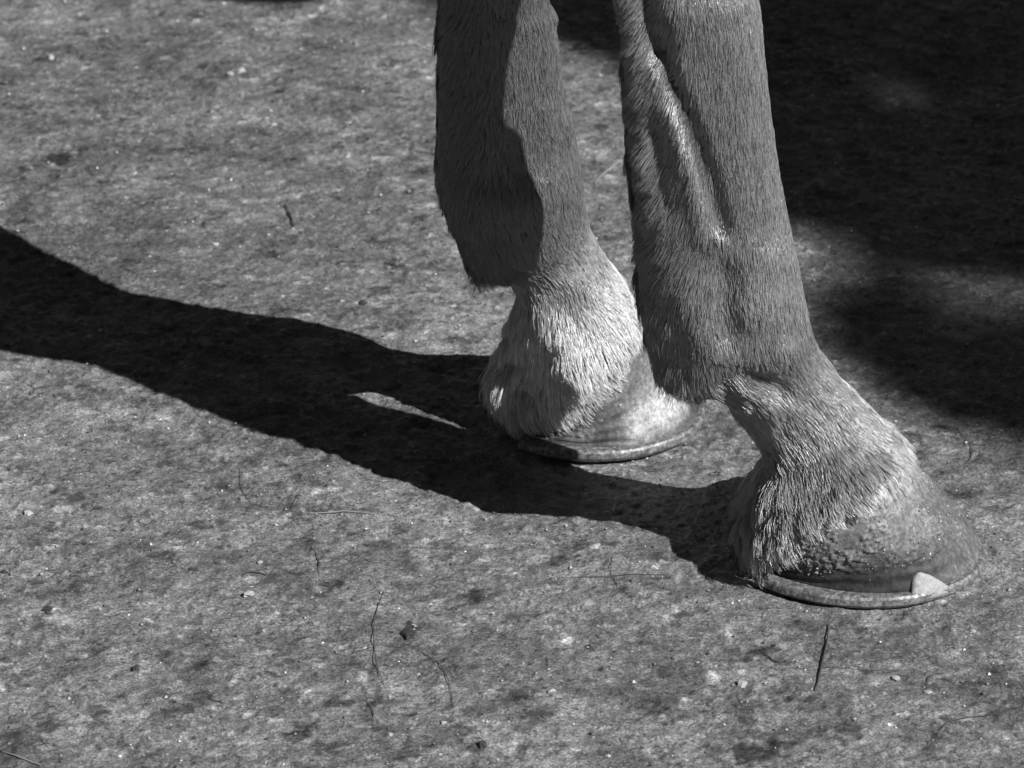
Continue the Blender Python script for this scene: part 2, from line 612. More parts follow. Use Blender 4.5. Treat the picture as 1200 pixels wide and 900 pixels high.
def loft(rows, axis, n=40, m=None):
    """rows of (centre xyz, radius in the plane across y, radius along y); axis: tangents give the ring planes"""
    R_ = catmull(rows, m or len(rows) * 5)
    V = []
    for i, r in enumerate(R_):
        t = R_[min(i + 1, len(R_) - 1), :3] - R_[max(i - 1, 0), :3]
        t /= np.linalg.norm(t)
        b = np.array([0, 1.0, 0])
        a = np.cross(b, t); a /= np.linalg.norm(a)
        for k in range(n):
            w = 2 * PI * k / n
            V.append(r[:3] + max(r[3], .004) * math.cos(w) * a + max(r[4], .004) * math.sin(w) * b)
    F = grid_faces(len(R_), n)
    F.append(tuple(range(n)))
    F.append(tuple(range(len(R_) * n - n, len(R_) * n)))
    return V, F


def hind_leg(y, dx):
    rows = [(-1.22 + dx, y, 0.05, .05, .045), (-1.25 + dx, y, 0.10, .036, .032), (-1.29 + dx, y, 0.17, .048, .038), (-1.30 + dx, y, 0.30, .036, .028),
            (-1.30 + dx, y, 0.45, .042, .032), (-1.30 + dx, y, 0.56, .065, .042), (-1.22 + dx, y, 0.72, .075, .05), (-1.14 + dx, y, 0.88, .13, .08), (-1.16 + dx, y * .9 + YC * .1, 1.08, .22, .12), (-1.18 + dx, y * .8 + YC * .2, 1.25, .2, .12)]
    return loft(rows, None, 32)


shells = []
for P in (PN, PF):
    v = P.reshape(-1, 3)
    f = grid_faces(NR, NT)
    f.append(tuple(range(NT)))
    f.append(tuple(range((NR - 1) * NT, NR * NT)))
    shells.append((v, f))
shells.append(loft([(0.30, YC, 1.10, .08, .08), (0.24, YC, 1.08, .20, .17), (0.08, YC, 1.10, .30, .235), (-0.2, YC, 1.10, .32, .26), (-0.6, YC, 1.09, .315, .285), (-0.95, YC, 1.14, .27, .27), (-1.2, YC, 1.20, .25, .26), (-1.4, YC, 1.18, .18, .18), (-1.5, YC, 1.17, .07, .07)], None, 48))
shells.append(loft([(-0.02, YC, 1.18, .30, .16), (0.14, YC, 1.34, .23, .12), (0.32, YC, 1.55, .17, .085), (0.48, YC, 1.72, .13, .075), (0.56, YC, 1.80, .10, .07)], None, 40))
shells.append(loft([(0.47, YC, 1.84, .06, .06), (0.56, YC, 1.77, .12, .095), (0.66, YC, 1.65, .115, .095), (0.78, YC, 1.52, .085, .065), (0.90, YC, 1.40, .065, .052), (0.98, YC, 1.31, .05, .05), (1.01, YC, 1.28, .02, .03)], None, 36))
for s in (-1, 1):
    shells.append(loft([(0.50, YC + .05 * s, 1.83, .03, .02), (0.50, YC + .06 * s, 1.90, .03, .018), (0.52, YC + .06 * s, 1.97, .005, .005)], None, 12))
shells.append(hind_leg(YN + .02, 0.05))
shells.append(hind_leg(YF - .02, -0.10))
shells.append(loft([(-1.48, YC, 1.24, .04, .04), (-1.58, YC, 1.15, .06, .05), (-1.64, YC, 0.9, .07, .06), (-1.66, YC, 0.6, .03, .03)], None, 20))

skin = Mat('skin', 0.7, 0.05, 0.2)
_z = skin.node('ShaderNodeSeparateXYZ')
skin.link(skin.coords(), _z.inputs[0])
skin.color(skin.ramp(_z.outputs[2], [(0.47, 0.05), (0.52, 0.13)]))      # bare skin under the coat, short summer coat higher up
bodyV, bodyF = [], []
for v, f in shells:
    o = len(bodyV)
    bodyV += list(v)
    bodyF += [tuple(i + o for i in q) for q in f]
body = mesh_obj('body', bodyV, bodyF, skin.m, horse)

# ---- coat of hair on the lower legs
hair_m = Mat('hair', 0.31, 0.15, 0.9)
hair_m.b.inputs['IOR'].default_value = 1.7
hb = hair_m.node('ShaderNodeBsdfHairPrincipled')
hb.model = 'CHIANG'
hb.parametrization = 'COLOR'
hb.inputs['Roughness'].default_value = 0.30
hb.inputs['Radial Roughness'].default_value = 0.45
hb.inputs['Coat'].default_value = 0.15
hb.inputs['Random Roughness'].default_value = 0.2
a_ = hair_m.node('ShaderNodeAttribute', attribute_name='shade')
hi = hair_m.node('ShaderNodeHairInfo')
v_ = hair_m.ramp(hi.outputs['Random'], [(0.0, 0.5), (1.0, 1.5)])
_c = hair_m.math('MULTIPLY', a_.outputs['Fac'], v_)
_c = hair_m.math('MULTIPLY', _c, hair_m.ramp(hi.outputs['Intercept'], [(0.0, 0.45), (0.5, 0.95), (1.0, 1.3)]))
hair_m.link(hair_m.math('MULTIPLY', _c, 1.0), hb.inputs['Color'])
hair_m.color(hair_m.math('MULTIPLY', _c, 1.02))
_m = hair_m.node('ShaderNodeMixShader')
_m.inputs[0].default_value = 0.03
hair_m.link(hair_m.b.outputs[0], _m.inputs[1])
hair_m.link(hb.outputs[0], _m.inputs[2])
hair_m.link(_m.outputs[0], hair_m.n['Material Output'].inputs['Surface'])
NP = 6


def bil(A, s, t):
    i = np.clip(s.astype(int), 0, A.shape[0] - 2)
    f = (s - i)[:, None]
    j = t.astype(int) % NT
    g = (t - np.floor(t))[:, None]
    j2 = (j + 1) % NT
    return (A[i, j] * (1 - g) + A[i, j2] * g) * (1 - f) + (A[i + 1, j] * (1 - g) + A[i + 1, j2] * g) * f


def grow(P, n_st, top_row, count, seed, field):
    """hair rooted on the leg surface P; field(px, py, v, row) gives length, lift, sweep and shade"""
    rng = np.random.default_rng(seed)
    N, ds, dt = normals(P)
    area = np.linalg.norm(np.cross(ds, dt), axis=-1)[:top_row]
    cum = np.cumsum(area.ravel())

    def roots(k):
        r = np.searchsorted(cum, rng.random(k) * cum[-1])
        s, t = np.unravel_index(np.clip(r, 0, area.size - 1), area.shape)
        return s + rng.random(k), t + rng.random(k)

    def shape(s, t, own):
        p, n, d, e = bil(P, s, t), bil(N, s, t), bil(ds, s, t), bil(dt, s, t)
        n /= np.linalg.norm(n, axis=1)[:, None]
        d = -d / np.linalg.norm(d, axis=1)[:, None]
        e = e / np.linalg.norm(e, axis=1)[:, None]
        px, py = project(p)
        th = 2 * PI * t / NT
        v = (1 - np.cos(th)) / 2                # 0 at the front, 1 at the back of the leg
        e = e * np.where(np.sin(th) > 0, 1, -1)[:, None]     # now points to the back
        ln, lift, sweep, shade = field(px, py, v, s)
        q = p / 0.02
        w1 = noise3(q[:, 0], q[:, 1], q[:, 2], 40) - 0.5
        q = p / 0.007
        w2 = noise3(q[:, 0], q[:, 1], q[:, 2], 41) - 0.5
        w3 = noise3(q[:, 0] + 50, q[:, 1], q[:, 2], 42)
        calm = 0.35 + 2.2 * np.clip(lift - 0.10, 0, 0.3)
        sweep = sweep + calm * (0.55 * w1 + 0.32 * w2) + 0.13 * rng.normal(0, 1, len(s)) * own
        f = d + sweep[:, None] * e
        f /= np.linalg.norm(f, axis=1)[:, None]
        ln = ln * (0.65 + 0.7 * w3) * (1 + 0.22 * rng.normal(0, 1, len(s)) * own)
        ln = np.clip(ln, 0.002, 0.05)
        lift = lift * (0.4 + 1.2 * w3) + 0.05 * rng.normal(0, 1, len(s)) * own
        curl = 0.12 * rng.normal(0, 1, len(s)) * own
        u = np.linspace(0, 1, NP)[None, :, None]
        L = ln[:, None, None]
        K = p[:, None] + L * (u * f[:, None] + (lift[:, None, None] * (u - 0.62 * u ** 2) * 1.6) * n[:, None] + curl[:, None, None] * u ** 2 * e[:, None])
        K[..., 2] -= (0.10 * ln[:, None] * (u[..., 0] ** 2))
        return K, shade, p

    gs, gt = roots(max(10, count // 11))
    GK, _, gp = shape(gs, gt, 0.5)
    kd = kdtree.KDTree(len(gp))
    # clumps are stretched along the hair: shrink the vertical distance
    sq = np.array([1.0, 1.0, 0.55])
    for i, q in enumerate(gp * sq):
        kd.insert(q, i)
    kd.balance()
    s, t = roots(count)
    K, shade, p = shape(s, t, 1.0)
    near = np.array([kd.find(q)[1] for q in (p * sq)])
    cl = 0.85 * (0.5 + 0.5 * rng.random(count))
    u = np.linspace(0, 1, NP)
    K = K * (1 - cl[:, None, None] * (u ** 1.4)[None, :, None]) + GK[near] * (cl[:, None, None] * (u ** 1.4)[None, :, None])
    K[..., 2] = np.maximum(K[..., 2], 0.0015)
    return K, shade


def field_near(px, py, v, row):
    k = row / NR * (len(near_st) + len(near_up) - 1)       # station index
    back = sm(v, 0.45, 0.9)
    ln = 0.0062 + 0.0042 * sm(k, 13, 8) * back + 0.0012 * sm(k, 8, 6) + 0.001 * sm(k, 4.5, 2) + 0.0022 * sm(k, 1.5, 0.2)
    ln = ln + 0.002 * sm(v, 0.75, 1.0) * sm(k, 5, 6.5) + 0.0018 * sm(k, 1.2, 0.2) * sm(v, 0.72, 0.95)
    lift = 0.07 + 0.16 * back + 0.06 * sm(k, 8, 6) + 0.13 * sm(k, 5, 3) + 0.08 * sm(k, 1.6, 0.3) * sm(v, 0.12, 0.3)
    sweep = 0.55 * sm(v, 0.42, 0.75) * sm(k, 7, 9) + 0.05 + 0.45 * sm(v, 0.7, 0.95) * sm(k, 5, 7)
    sweep = sweep - 0.25 * sm(k, 5, 3)
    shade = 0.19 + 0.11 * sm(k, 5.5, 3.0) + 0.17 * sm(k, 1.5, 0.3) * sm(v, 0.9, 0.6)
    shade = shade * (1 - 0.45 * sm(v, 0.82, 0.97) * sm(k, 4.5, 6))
    shade = shade * (1 + 0.45 * np.exp(-((px - 885) / 45) ** 2 - ((py - 340) / 38) ** 2))  # sunlit highlight on the fetlock painted in as paler hair
    return ln, lift, sweep, shade


def field_far(px, py, v, row):
    k = row / NR * (len(far_st) + len(far_up) - 1) - 0.6
    back = sm(v, 0.45, 0.9)
    ln = 0.0062 + 0.0036 * back * sm(k, 12, 8) + 0.0012 * sm(k, 8, 6) + 0.0012 * sm(k, 4.5, 2) + 0.0018 * sm(k, 1.5, 0.2)
    ln = ln + 0.002 * sm(v, 0.75, 1.0) * sm(k, 5, 6.5) + 0.0025 * sm(k, 1.2, 0.2) * sm(v, 0.72, 0.95)
    lift = 0.07 + 0.16 * back + 0.06 * sm(k, 8, 6) + 0.13 * sm(k, 5, 3) + 0.08 * sm(k, 1.6, 0.3) * sm(v, 0.12, 0.3)
    sweep = 0.5 * sm(v, 0.45, 0.8) * sm(k, 7, 9) + 0.3 * sm(v, 0.7, 0.95) * sm(k, 5, 7) - 0.2 * sm(k, 5, 3)
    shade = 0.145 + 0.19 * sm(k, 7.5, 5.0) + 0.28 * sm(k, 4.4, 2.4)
    shade = shade * (1 - 0.50 * sm(v, 0.42, 0.72) * sm(k, 5, 6.5))  # shadow on the rear of the far leg painted into the hair tone
    return ln, lift, sweep, shade


def hair_obj(name, K, shade, parent, r0=0.00017, r1=0.00004):
    n = len(K)
    hc = bpy.data.hair_curves.new(name)
    hc.add_curves([NP] * n)
    hc.points.foreach_set('position', K.astype(np.float32).ravel())
    ra = hc.attributes.get('radius') or hc.attributes.new('radius', 'FLOAT', 'POINT')
    rr = np.tile(np.linspace(1, 0, NP) ** 0.7 * (r0 - r1) + r1, n)
    ra.data.foreach_set('value', rr.astype(np.float32))
    sa = hc.attributes.new('shade', 'FLOAT', 'CURVE')
    sa.data.foreach_set('value', shade.astype(np.float32))
    hc.materials.append(hair_m.m)
    o = bpy.data.objects.new(name, hc)
    COL.objects.link(o)
    o.parent = parent
    tag(o, kind='stuff')
    return o


row_n = int(NR * 16.2 / (len(near_st) + len(near_up) - 1))
row_f = int(NR * 15.6 / (len(far_st) + len(far_up) - 1))
Kn, sn_ = grow(PN, len(near_st), row_n, 240000, 1, field_near)
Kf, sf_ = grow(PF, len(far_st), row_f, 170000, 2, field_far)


def tuft(P, spots, n, length, direction, seed):
    """a few longer hairs: the wisps behind the fetlocks and over the heels"""
    rng = np.random.default_rng(seed)
    N, ds, dt = normals(P)
    px, py = project(P.reshape(-1, 3))
    near_ = (N.reshape(-1, 3) @ (CAM / np.linalg.norm(CAM))) > -0.25
    K = []
    for u, v in spots:
        d = np.hypot(px - u, py - v) + (~near_) * 1e4
        for _ in range(n):
            w = np.argsort(d)[:25][rng.integers(25)]
            p, nn = P.reshape(-1, 3)[w], N.reshape(-1, 3)[w]
            f = np.array(direction) + rng.normal(0, 0.22, 3) + 0.3 * nn
            f /= np.linalg.norm(f)
            t = np.linspace(0, 1, NP)[:, None]
            L = length * rng.uniform(0.45, 1.1)
            K.append(p + L * (t * f + t * t * (rng.normal(0, 0.15, 3) + [0.10, 0, -0.35])))
    K = np.array(K)
    K[..., 2] = np.maximum(K[..., 2], 0.001)
    return K


T1 = tuft(PF, [(556, 318), (562, 322)], 40, 0.013, (-0.5, -0.1, -0.7), 11)
T2 = tuft(PN, [(774, 446), (790, 452)], 30, 0.012, (-0.4, -0.1, -0.8), 12)
T3 = tuft(PN, [(872, 625), (885, 635), (900, 635)], 12, 0.014, (0.05, -0.3, -0.8), 13)
T4 = tuft(PF, [(578, 450), (590, 470)], 10, 0.013, (-0.4, -0.2, -0.6), 14)
Kn = np.concatenate([Kn, T1, T2, T3, T4])
sn_ = np.concatenate([sn_, np.full(len(T1) + len(T2), 0.08), np.full(len(T3) + len(T4), 0.34)])
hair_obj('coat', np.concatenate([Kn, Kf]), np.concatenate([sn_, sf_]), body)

# ---- hooves and shoes
HALF = [(.0685, 0), (.0605, .030), (.043, .0515), (.013, .0640), (-.020, .0625), (-.046, .0525), (-.064, .0400)]


def outline(n, inset=0.0, closed_heel=False):
    """half outlines joined into one curve from heel to heel through the toe"""
    h = np.array(HALF)
    full = np.vstack([(h * [1, -1])[::-1], h[1:]])
    c = catmull(full, n)
    t = np.gradient(c, axis=0)
    nrm = np.stack([t[:, 1], -t[:, 0]], -1)
    nrm /= np.linalg.norm(nrm, axis=1)[:, None]
    nrm *= np.sign((nrm * c).sum(1).mean())
    return c - nrm * inset, nrm


def ring_by_angle(pts, th):
    a = np.unwrap(np.arctan2(pts[:, 1], pts[:, 0]))
    r = np.hypot(pts[:, 0], pts[:, 1])
    o = np.argsort(a)
    a, r = a[o], r[o]
    a3, r3 = np.concatenate([a - 2 * PI, a, a + 2 * PI]), np.tile(r, 3)
    o = np.argsort(a3)
    return np.interp(th, a3[o], r3[o])


hoof_m = Mat('hoof_horn', 0.55, 0.2, 0.4)
_p = hoof_m.coords((1, 1, 1))
_a = hoof_m.node('ShaderNodeAttribute', attribute_name='tone')
_f = hoof_m.ramp(hoof_m.noise(_p, 420, 4, 0.7), [(0.3, 0.55), (0.5, 1.0), (0.7, 1.5)])
_g = hoof_m.ramp(hoof_m.noise(_p, 90, 4, 0.65), [(0.3, 0.7), (0.7, 1.3)])
_s = hoof_m.ramp(hoof_m.noise(hoof_m.coords((1, 1, 0.12)), 380, 3, 0.6), [(0.3, 0.74), (0.7, 1.26)])
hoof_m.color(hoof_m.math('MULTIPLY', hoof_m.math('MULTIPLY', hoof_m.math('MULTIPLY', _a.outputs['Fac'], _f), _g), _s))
hoof_m.bump(hoof_m.noise(_p, 500, 4, 0.7), 0.35, 0.001)
shoe_m = Mat('worn_steel', 0.5, 0.3, 0.5)
shoe_m.b.inputs['Metallic'].default_value = 0.35
_p = shoe_m.coords()
shoe_m.color(shoe_m.ramp(shoe_m.noise(_p, 300, 5, 0.7), [(0.3, 0.05), (0.48, 0.15), (0.6, 0.30), (0.7, 0.6)]))
shoe_m.bump(shoe_m.noise(_p, 450, 4, 0.7), 0.5, 0.001)
clip_m = Mat('clip_steel', 0.6, 0.42, 0.4)
_p = clip_m.coords()
clip_m.color(clip_m.ramp(clip_m.noise(_p, 330, 5, 0.75), [(0.3, 0.10), (0.42, 0.26), (0.6, 0.36), (0.7, 0.55)]))
clip_m.bump(clip_m.noise(_p, 700, 4, 0.7), 0.5, 0.0007)
SH_TOP = 0.0100
mud_m = Mat('dried_mud', 0.7, 0.25, 0.4)
_q = mud_m.node('ShaderNodeNewGeometry')
mud_m.color(mud_m.ramp(_q.outputs['Random Per Island'], [(0.0, 0.07), (0.5, 0.2), (0.85, 0.36), (1.0, 0.7)]))


def foot(O, yaw, P0, sc, tone_fn, crust, seed, clips, n_mud):
    NT = 320
    _k = np.arange(NT) / NT * len(P0)
    _i = _k.astype(int)
    P0 = P0[_i] * (1 - (_k - _i))[:, None] + P0[(_i + 1) % len(P0)] * (_k - _i)[:, None]
    ca, sa = math.cos(yaw), math.sin(yaw)
    ef, el = np.array([ca, sa, 0]), np.array([-sa, ca, 0])
    O = np.array([O[0], O[1], 0.0])
    W3 = lambda x, y, z: O + np.multiply.outer(np.asarray(x), ef) + np.multiply.outer(np.asarray(y), el) + np.multiply.outer(np.asarray(z), [0, 0, 1.0])
    # horn wall: from the ground outline up to the leg's lowest ring
    th = np.linspace(0, 2 * PI, NT, endpoint=False)
    c, _n = outline(160, 0.0032)
    c = np.vstack([c, [(-.058, .026), (-.050, .010), (-.049, 0), (-.050, -.010), (-.058, -.026)]]) * sc
    r = ring_by_angle(c, th)
    G = W3(r * np.cos(th), r * np.sin(th), np.full(NT, SH_TOP - 0.0002))
    cen = P0.mean(0)
    Ctop = cen + (P0 - cen) * 0.935
    nr = 96
    H = []
    for u in np.linspace(0, 1, nr):
        q = G * (1 - u) + Ctop * u
        ctr = q.mean(0)
        d = q - ctr
        d[:, 2] = 0
        d /= np.linalg.norm(d, axis=1)[:, None] + 1e-9
        front = np.clip((q - O) @ ef / 0.06, -0.2, 1)[:, None]
        q = q + d * (0.0062 * 2.6 * u * (1 - u) ** 1.9 * (0.4 + 0.6 * front))
        H.append(q)
    H.append(cen + (P0 - cen) * 0.88 + [0, 0, 0.006])
    H = np.array(H)
    nr += 1
    uu = np.concatenate([np.linspace(0, 1, nr - 1), [1.0]])[:, None] * np.ones(NT)
    q = H / 0.0019
    lump = noise3(q[..., 0], q[..., 1], q[..., 2], seed)
    q2 = H / 0.0011
    lump2 = noise3(q2[..., 0], q2[..., 1], q2[..., 2], seed + 1)
    q3 = H / 0.015
    lump3 = noise3(q3[..., 0], q3[..., 1], q3[..., 2], seed + 2)
    fwd = (H - O) @ ef
    lat = (H - O) @ el
    amt = crust(uu, fwd, lat, lump3)
    d = H - H.mean(1, keepdims=True)
    d[..., 2] *= 0.3
    d /= np.linalg.norm(d, axis=-1, keepdims=True)
    H = H + d * (amt * (0.0009 * np.clip((lump - 0.45) / 0.4, 0, 1) + 0.0006 * np.clip((lump2 - 0.5) / 0.3, 0, 1)))[..., None]
    ring = 0.0005 * np.sin(uu * 34 + 2 * lump3)
    H = H + d * (ring * (1 - amt))[..., None]
    V = H.reshape(-1, 3)
    F = grid_faces(nr, NT)
    F.append(tuple(range(NT)))
    F.append(tuple(range((nr - 1) * NT, nr * NT)))
    ho = mesh_obj('hoof', V, F, hoof_m.m, horse)
    t = tone_fn(uu, fwd, lat, lump, lump3)
    at = ho.data.attributes.new('tone', 'FLOAT', 'POINT')
    at.data.foreach_set('value', t.astype(np.float32).ravel())
    # dried mud crumbs stuck to the horn
    rng = np.random.default_rng(seed)
    V, F = [], []
    want = np.clip(amt, 0, 1.5) * (0.15 + uu) * (lat < 0.02)
    pick = rng.choice(want.size, n_mud, p=(want / want.sum()).ravel())
    for w_ in pick:
        i_, j_ = np.unravel_index(w_, want.shape)
        r_ = 0.0002 + 0.0007 * rng.random() ** 4
        o_ = len(V)
        for e_ in ((1, 0, 0), (0, 1, 0), (-1, 0, 0), (0, -1, 0), (0, 0, 1), (0, 0, -1)):
            V.append(H[i_, j_] + np.array(e_) * r_ * rng.uniform(0.6, 1.3) + rng.normal(0, 0.0002, 3))
        for e_ in range(4):
            F.append((o_ + e_, o_ + (e_ + 1) % 4, o_ + 4))
            F.append((o_ + (e_ + 1) % 4, o_ + e_, o_ + 5))
    tag(mesh_obj('dried_mud', V, F, mud_m.m, ho, smooth=False), kind='stuff')
    # shoe: a bar swept from heel to heel
    n = 241
    prof = [(0.0, 0.0048), (-0.0004, 0.0085), (-0.0014, SH_TOP), (-0.021, SH_TOP), (-0.022, 0.0085), (-0.020, 0.0010), (-0.0065, 0.0004), (-0.0035, 0.0016)]
    c, nrm = outline(n, -0.0012)
    m = len(prof)
    V = []
    w = np.abs(np.linspace(-1, 1, n))
    q = noise2(np.linspace(0, 24, n), np.zeros(n), seed + 5)
    for i in range(n):
        end = np.clip((1 - w[i]) / 0.035, 0.45, 1)
        for k, (a, z) in enumerate(prof):
            a2 = a + (0.0046 * sm(w[i], 0.30, 0.72) if k < 3 or k == 7 else 0)
            a2 = a2 if k in (0, 1, 2, 7) else a2 * end
            jit = 0.0007 * (q[i] - 0.5) + 0.0002 * (_hash(np.array([i]), np.array([k]), np.array([0]), seed)[0] - 0.5)
            V.append(W3((c[i, 0] + nrm[i, 0] * (a2 + jit)) * sc, (c[i, 1] + nrm[i, 1] * (a2 + jit)) * sc, z))
    F = grid_faces(n, m)
    F.append(tuple(range(m)))
    F.append(tuple(range((n - 1) * m, n * m)))
    so = mesh_obj('horseshoe', V, F, shoe_m.m, horse, smooth=False)
    bv = so.modifiers.new('bevel', 'BEVEL')
    bv.width = 0.0004
    bv.segments = 2
    bv.limit_method = 'ANGLE'
    # clips: thin tapered tongues drawn up over the horn
    for ang, hgt, wid in clips:
        j = int(round((ang % (2 * PI)) / (2 * PI) * NT)) % NT
        Vc, nc, kc = [], 9, 7
        for a in range(kc):
            z = a / (kc - 1)
            for b in range(nc):
                s = (b / (nc - 1) - 0.5) * 2
                half = wid / 2 * (1 - z ** 1.7) ** 0.75 * (1 + 0.12 * (1 - z) ** 2) + 0.0012
                fj = j + s * half / 0.064 / (2 * PI) * NT / sc
                j0 = int(math.floor(fj))
                g = fj - j0
                zz = 0.0055 + z * hgt
                uz = max(0, min(0.999, (zz - SH_TOP) / 0.06)) * (nr - 2)
                i0 = int(uz)
                pA = H[i0, j0 % NT] * (1 - g) + H[i0, (j0 + 1) % NT] * g
                pB = H[i0 + 1, j0 % NT] * (1 - g) + H[i0 + 1, (j0 + 1) % NT] * g
                pt = pA * (1 - (uz - i0)) + pB * (uz - i0)
                out = pt - O; out[2] = 0; out /= np.linalg.norm(out)
                pt = np.array([pt[0], pt[1], zz]) + out * (0.0050 - 0.0032 * z - 0.0010 * abs(s) ** 3)
                Vc.append((pt, pt - out * 0.0055))
        Vv = [x[0] for x in Vc] + [x[1] for x in Vc]
        Fc = grid_faces(kc, nc, 0, False) + [tuple(reversed(f)) for f in grid_faces(kc, nc, kc * nc, False)]
        o = kc * nc
        rim = [b for b in range(nc)] + [a * nc + nc - 1 for a in range(1, kc)] + [(kc - 1) * nc + b for b in range(nc - 2, -1, -1)] + [a * nc for a in range(kc - 2, 0, -1)]
        for x, y in zip(rim, rim[1:] + rim[:1]):
            Fc.append((y, x, x + o, y + o))
        mesh_obj('toe_clip', Vv, Fc, clip_m.m, so)
    return H


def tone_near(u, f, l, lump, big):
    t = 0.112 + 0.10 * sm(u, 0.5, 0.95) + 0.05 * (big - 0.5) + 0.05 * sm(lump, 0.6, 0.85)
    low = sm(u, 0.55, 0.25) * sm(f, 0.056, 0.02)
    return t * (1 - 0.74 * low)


def crust_near(u, f, l, big):
    return sm(u, 0.16, 0.34 ) * sm(u, 1.0, 0.93) * (0.35 + 1.1 * sm(big, 0.35, 0.7))


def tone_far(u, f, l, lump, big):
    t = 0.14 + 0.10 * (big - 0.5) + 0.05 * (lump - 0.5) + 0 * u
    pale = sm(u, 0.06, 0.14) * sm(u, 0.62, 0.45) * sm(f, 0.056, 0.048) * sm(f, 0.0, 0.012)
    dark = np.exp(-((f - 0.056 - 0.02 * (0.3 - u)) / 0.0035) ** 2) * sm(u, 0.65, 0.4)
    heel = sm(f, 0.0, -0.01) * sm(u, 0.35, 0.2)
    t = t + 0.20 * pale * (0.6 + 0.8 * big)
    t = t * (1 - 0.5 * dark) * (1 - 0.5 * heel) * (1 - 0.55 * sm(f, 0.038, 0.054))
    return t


def crust_far(u, f, l, big):
    return sm(u, 0.06, 0.2) * sm(u, 1.0, 0.93) * (0.15 + 0.45 * big)


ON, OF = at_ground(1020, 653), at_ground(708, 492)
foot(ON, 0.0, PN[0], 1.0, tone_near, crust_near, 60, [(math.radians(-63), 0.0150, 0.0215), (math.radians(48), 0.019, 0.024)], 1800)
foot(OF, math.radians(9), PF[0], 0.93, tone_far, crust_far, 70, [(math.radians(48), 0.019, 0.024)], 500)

# ------------------------------------------------------------------ things lying on the ground
fibre_m = Mat('dark_fibre', 0.6, 0.055, 0.3)
straw_m = Mat('pale_straw', 0.6, 0.25, 0.3)
chip_m = Mat('pale_stone', 0.7, 0.34, 0.3)
crumb_m = Mat('dark_soil_crumb', 0.85, 0.04, 0.2)


def strand(name, pts, r, mat, label, cat, lift=0.0, group=None):
    g = np.array([at_ground(u, v) for u, v in pts])
    base = g.mean(0)
    k = max(8, 4 * len(g))
    p = catmull(g, k)
    p[:, 2] = [ground_z(x, y) + r * .7 + lift + 0.0004 * math.sin(PI * i / (k - 1)) for i, (x, y) in enumerate(p[:, :2])]
    r = r * (0.42 if name == 'fibre' else 0.5)
    q_ = p[:, 2].copy()
    for _ in range(3):
        q_[1:-1] = np.maximum(q_[1:-1], (q_[:-2] + q_[2:]) / 2)
    p[:, 2] = q_
    V, F = tube(p - base, r * (1 - 0.55 * np.linspace(-1, 1, k) ** 2), 7)
    o = mesh_obj(name, V, F, mat.m)
    o.location = base
    tag(o, label, cat, group)
    return o


D = 'fibre'
strand('twig', [(971, 734), (969, 755), (963, 780), (956, 811)], .0011, fibre_m, 'thick dark bent stalk lying just in front of the near hoof', 'twig')
strand('fibre', [(935, 783), (980, 784), (1020, 787), (1056, 784)], .0004, fibre_m, 'thin straight dark hair crossing the thick stalk before the near hoof', D)
strand('twig', [(890, 762), (903, 773), (911, 776), (920, 772)], .0009, fibre_m, 'short kinked dark stalk left of the thick stalk', 'twig')
strand('fibre', [(450, 694), (440, 725), (438, 755), (442, 785), (450, 806)], .0006, fibre_m, 'long dark bow shaped hair standing upright in the lower middle', D)
strand('fibre', [(476, 757), (498, 770), (516, 783), (526, 802), (531, 830)], .0006, fibre_m, 'long dark hair curving down from the dark clod in the lower middle', D)
strand('twig', [(334, 242), (340, 256), (346, 271)], .0013, fibre_m, 'short thick dark stalk above the leg shadow on the left', 'twig')
strand('fibre', [(655, 677), (700, 678), (745, 677), (792, 676)], .0005, fibre_m, 'straight horizontal dark hair below the near leg shadow', D)
strand('fibre', [(718, 655), (716, 672), (724, 688), (742, 704)], .0005, fibre_m, 'hooked dark hair crossing the straight horizontal one', D)
strand('fibre', [(363, 642), (373, 656), (374, 676)], .0006, fibre_m, 'short bowed dark hair below the widest leg shadow', D)
strand('twig', [(284, 678), (290, 673), (302, 674), (315, 676)], .0008, fibre_m, 'short dark hook shaped stalk beside a pale chip', 'twig')
strand('straw', [(0, 879), (22, 888), (48, 896)], .0009, straw_m, 'pale straw in the bottom left corner', 'straw')
strand('fibre', [(1196, 825), (1175, 837), (1140, 842), (1112, 849), (1097, 864)], .0006, fibre_m, 'long wavy dark hair by the lower right edge', D)
strand('fibre', [(1087, 808), (1087, 798), (1094, 793), (1102, 791)], .0006, fibre_m, 'small hooked dark hair with a pale chip at its foot', D)
strand('fibre', [(863, 812), (868, 824), (874, 829), (900, 828)], .0005, fibre_m, 'angled dark hair beside a dark damp patch near the bottom', D)
strand('fibre', [(281, 546), (282, 566), (288, 582), (298, 592)], .0004, fibre_m, 'thin curved dark hair just under the leg shadow on the left', D)
strand('fibre', [(24, 446), (40, 456), (36, 463), (40, 456), (78, 452)], .0006, fibre_m, 'forked dark hair under the shadow at the left edge', D)
strand('fibre', [(245, 821), (262, 826)], .0005, fibre_m, 'tiny straight dark hair in the lower left', D)
strand('straw', [(697, 214), (712, 200), (730, 186)], .0012, straw_m, 'pale straw lying on the soil between the two legs', 'straw')
strand('fibre', [(1118, 500), (1134, 518), (1139, 534), (1128, 548), (1104, 556)], .0006, fibre_m, 'dark hair curled behind the near hoof at the right', D)
strand('straw', [(360, 602), (400, 601), (440, 604)], .0008, straw_m, 'flat pale straw under the lower edge of the leg shadow', 'straw')
strand('fibre', [(425, 820), (436, 832), (438, 852)], .0005, fibre_m, 'small curved dark hair left of the bottom middle', D)
strand('fibre', [(340, 601), (345, 588), (355, 572)], .0004, fibre_m, 'thin slanted dark hair under the leg shadow beside a pale straw', D)
strand('fibre', [(1005, 780), (1040, 773), (1060, 768)], .0004, fibre_m, 'thin pale dark tipped hair right of the thick stalk', D)


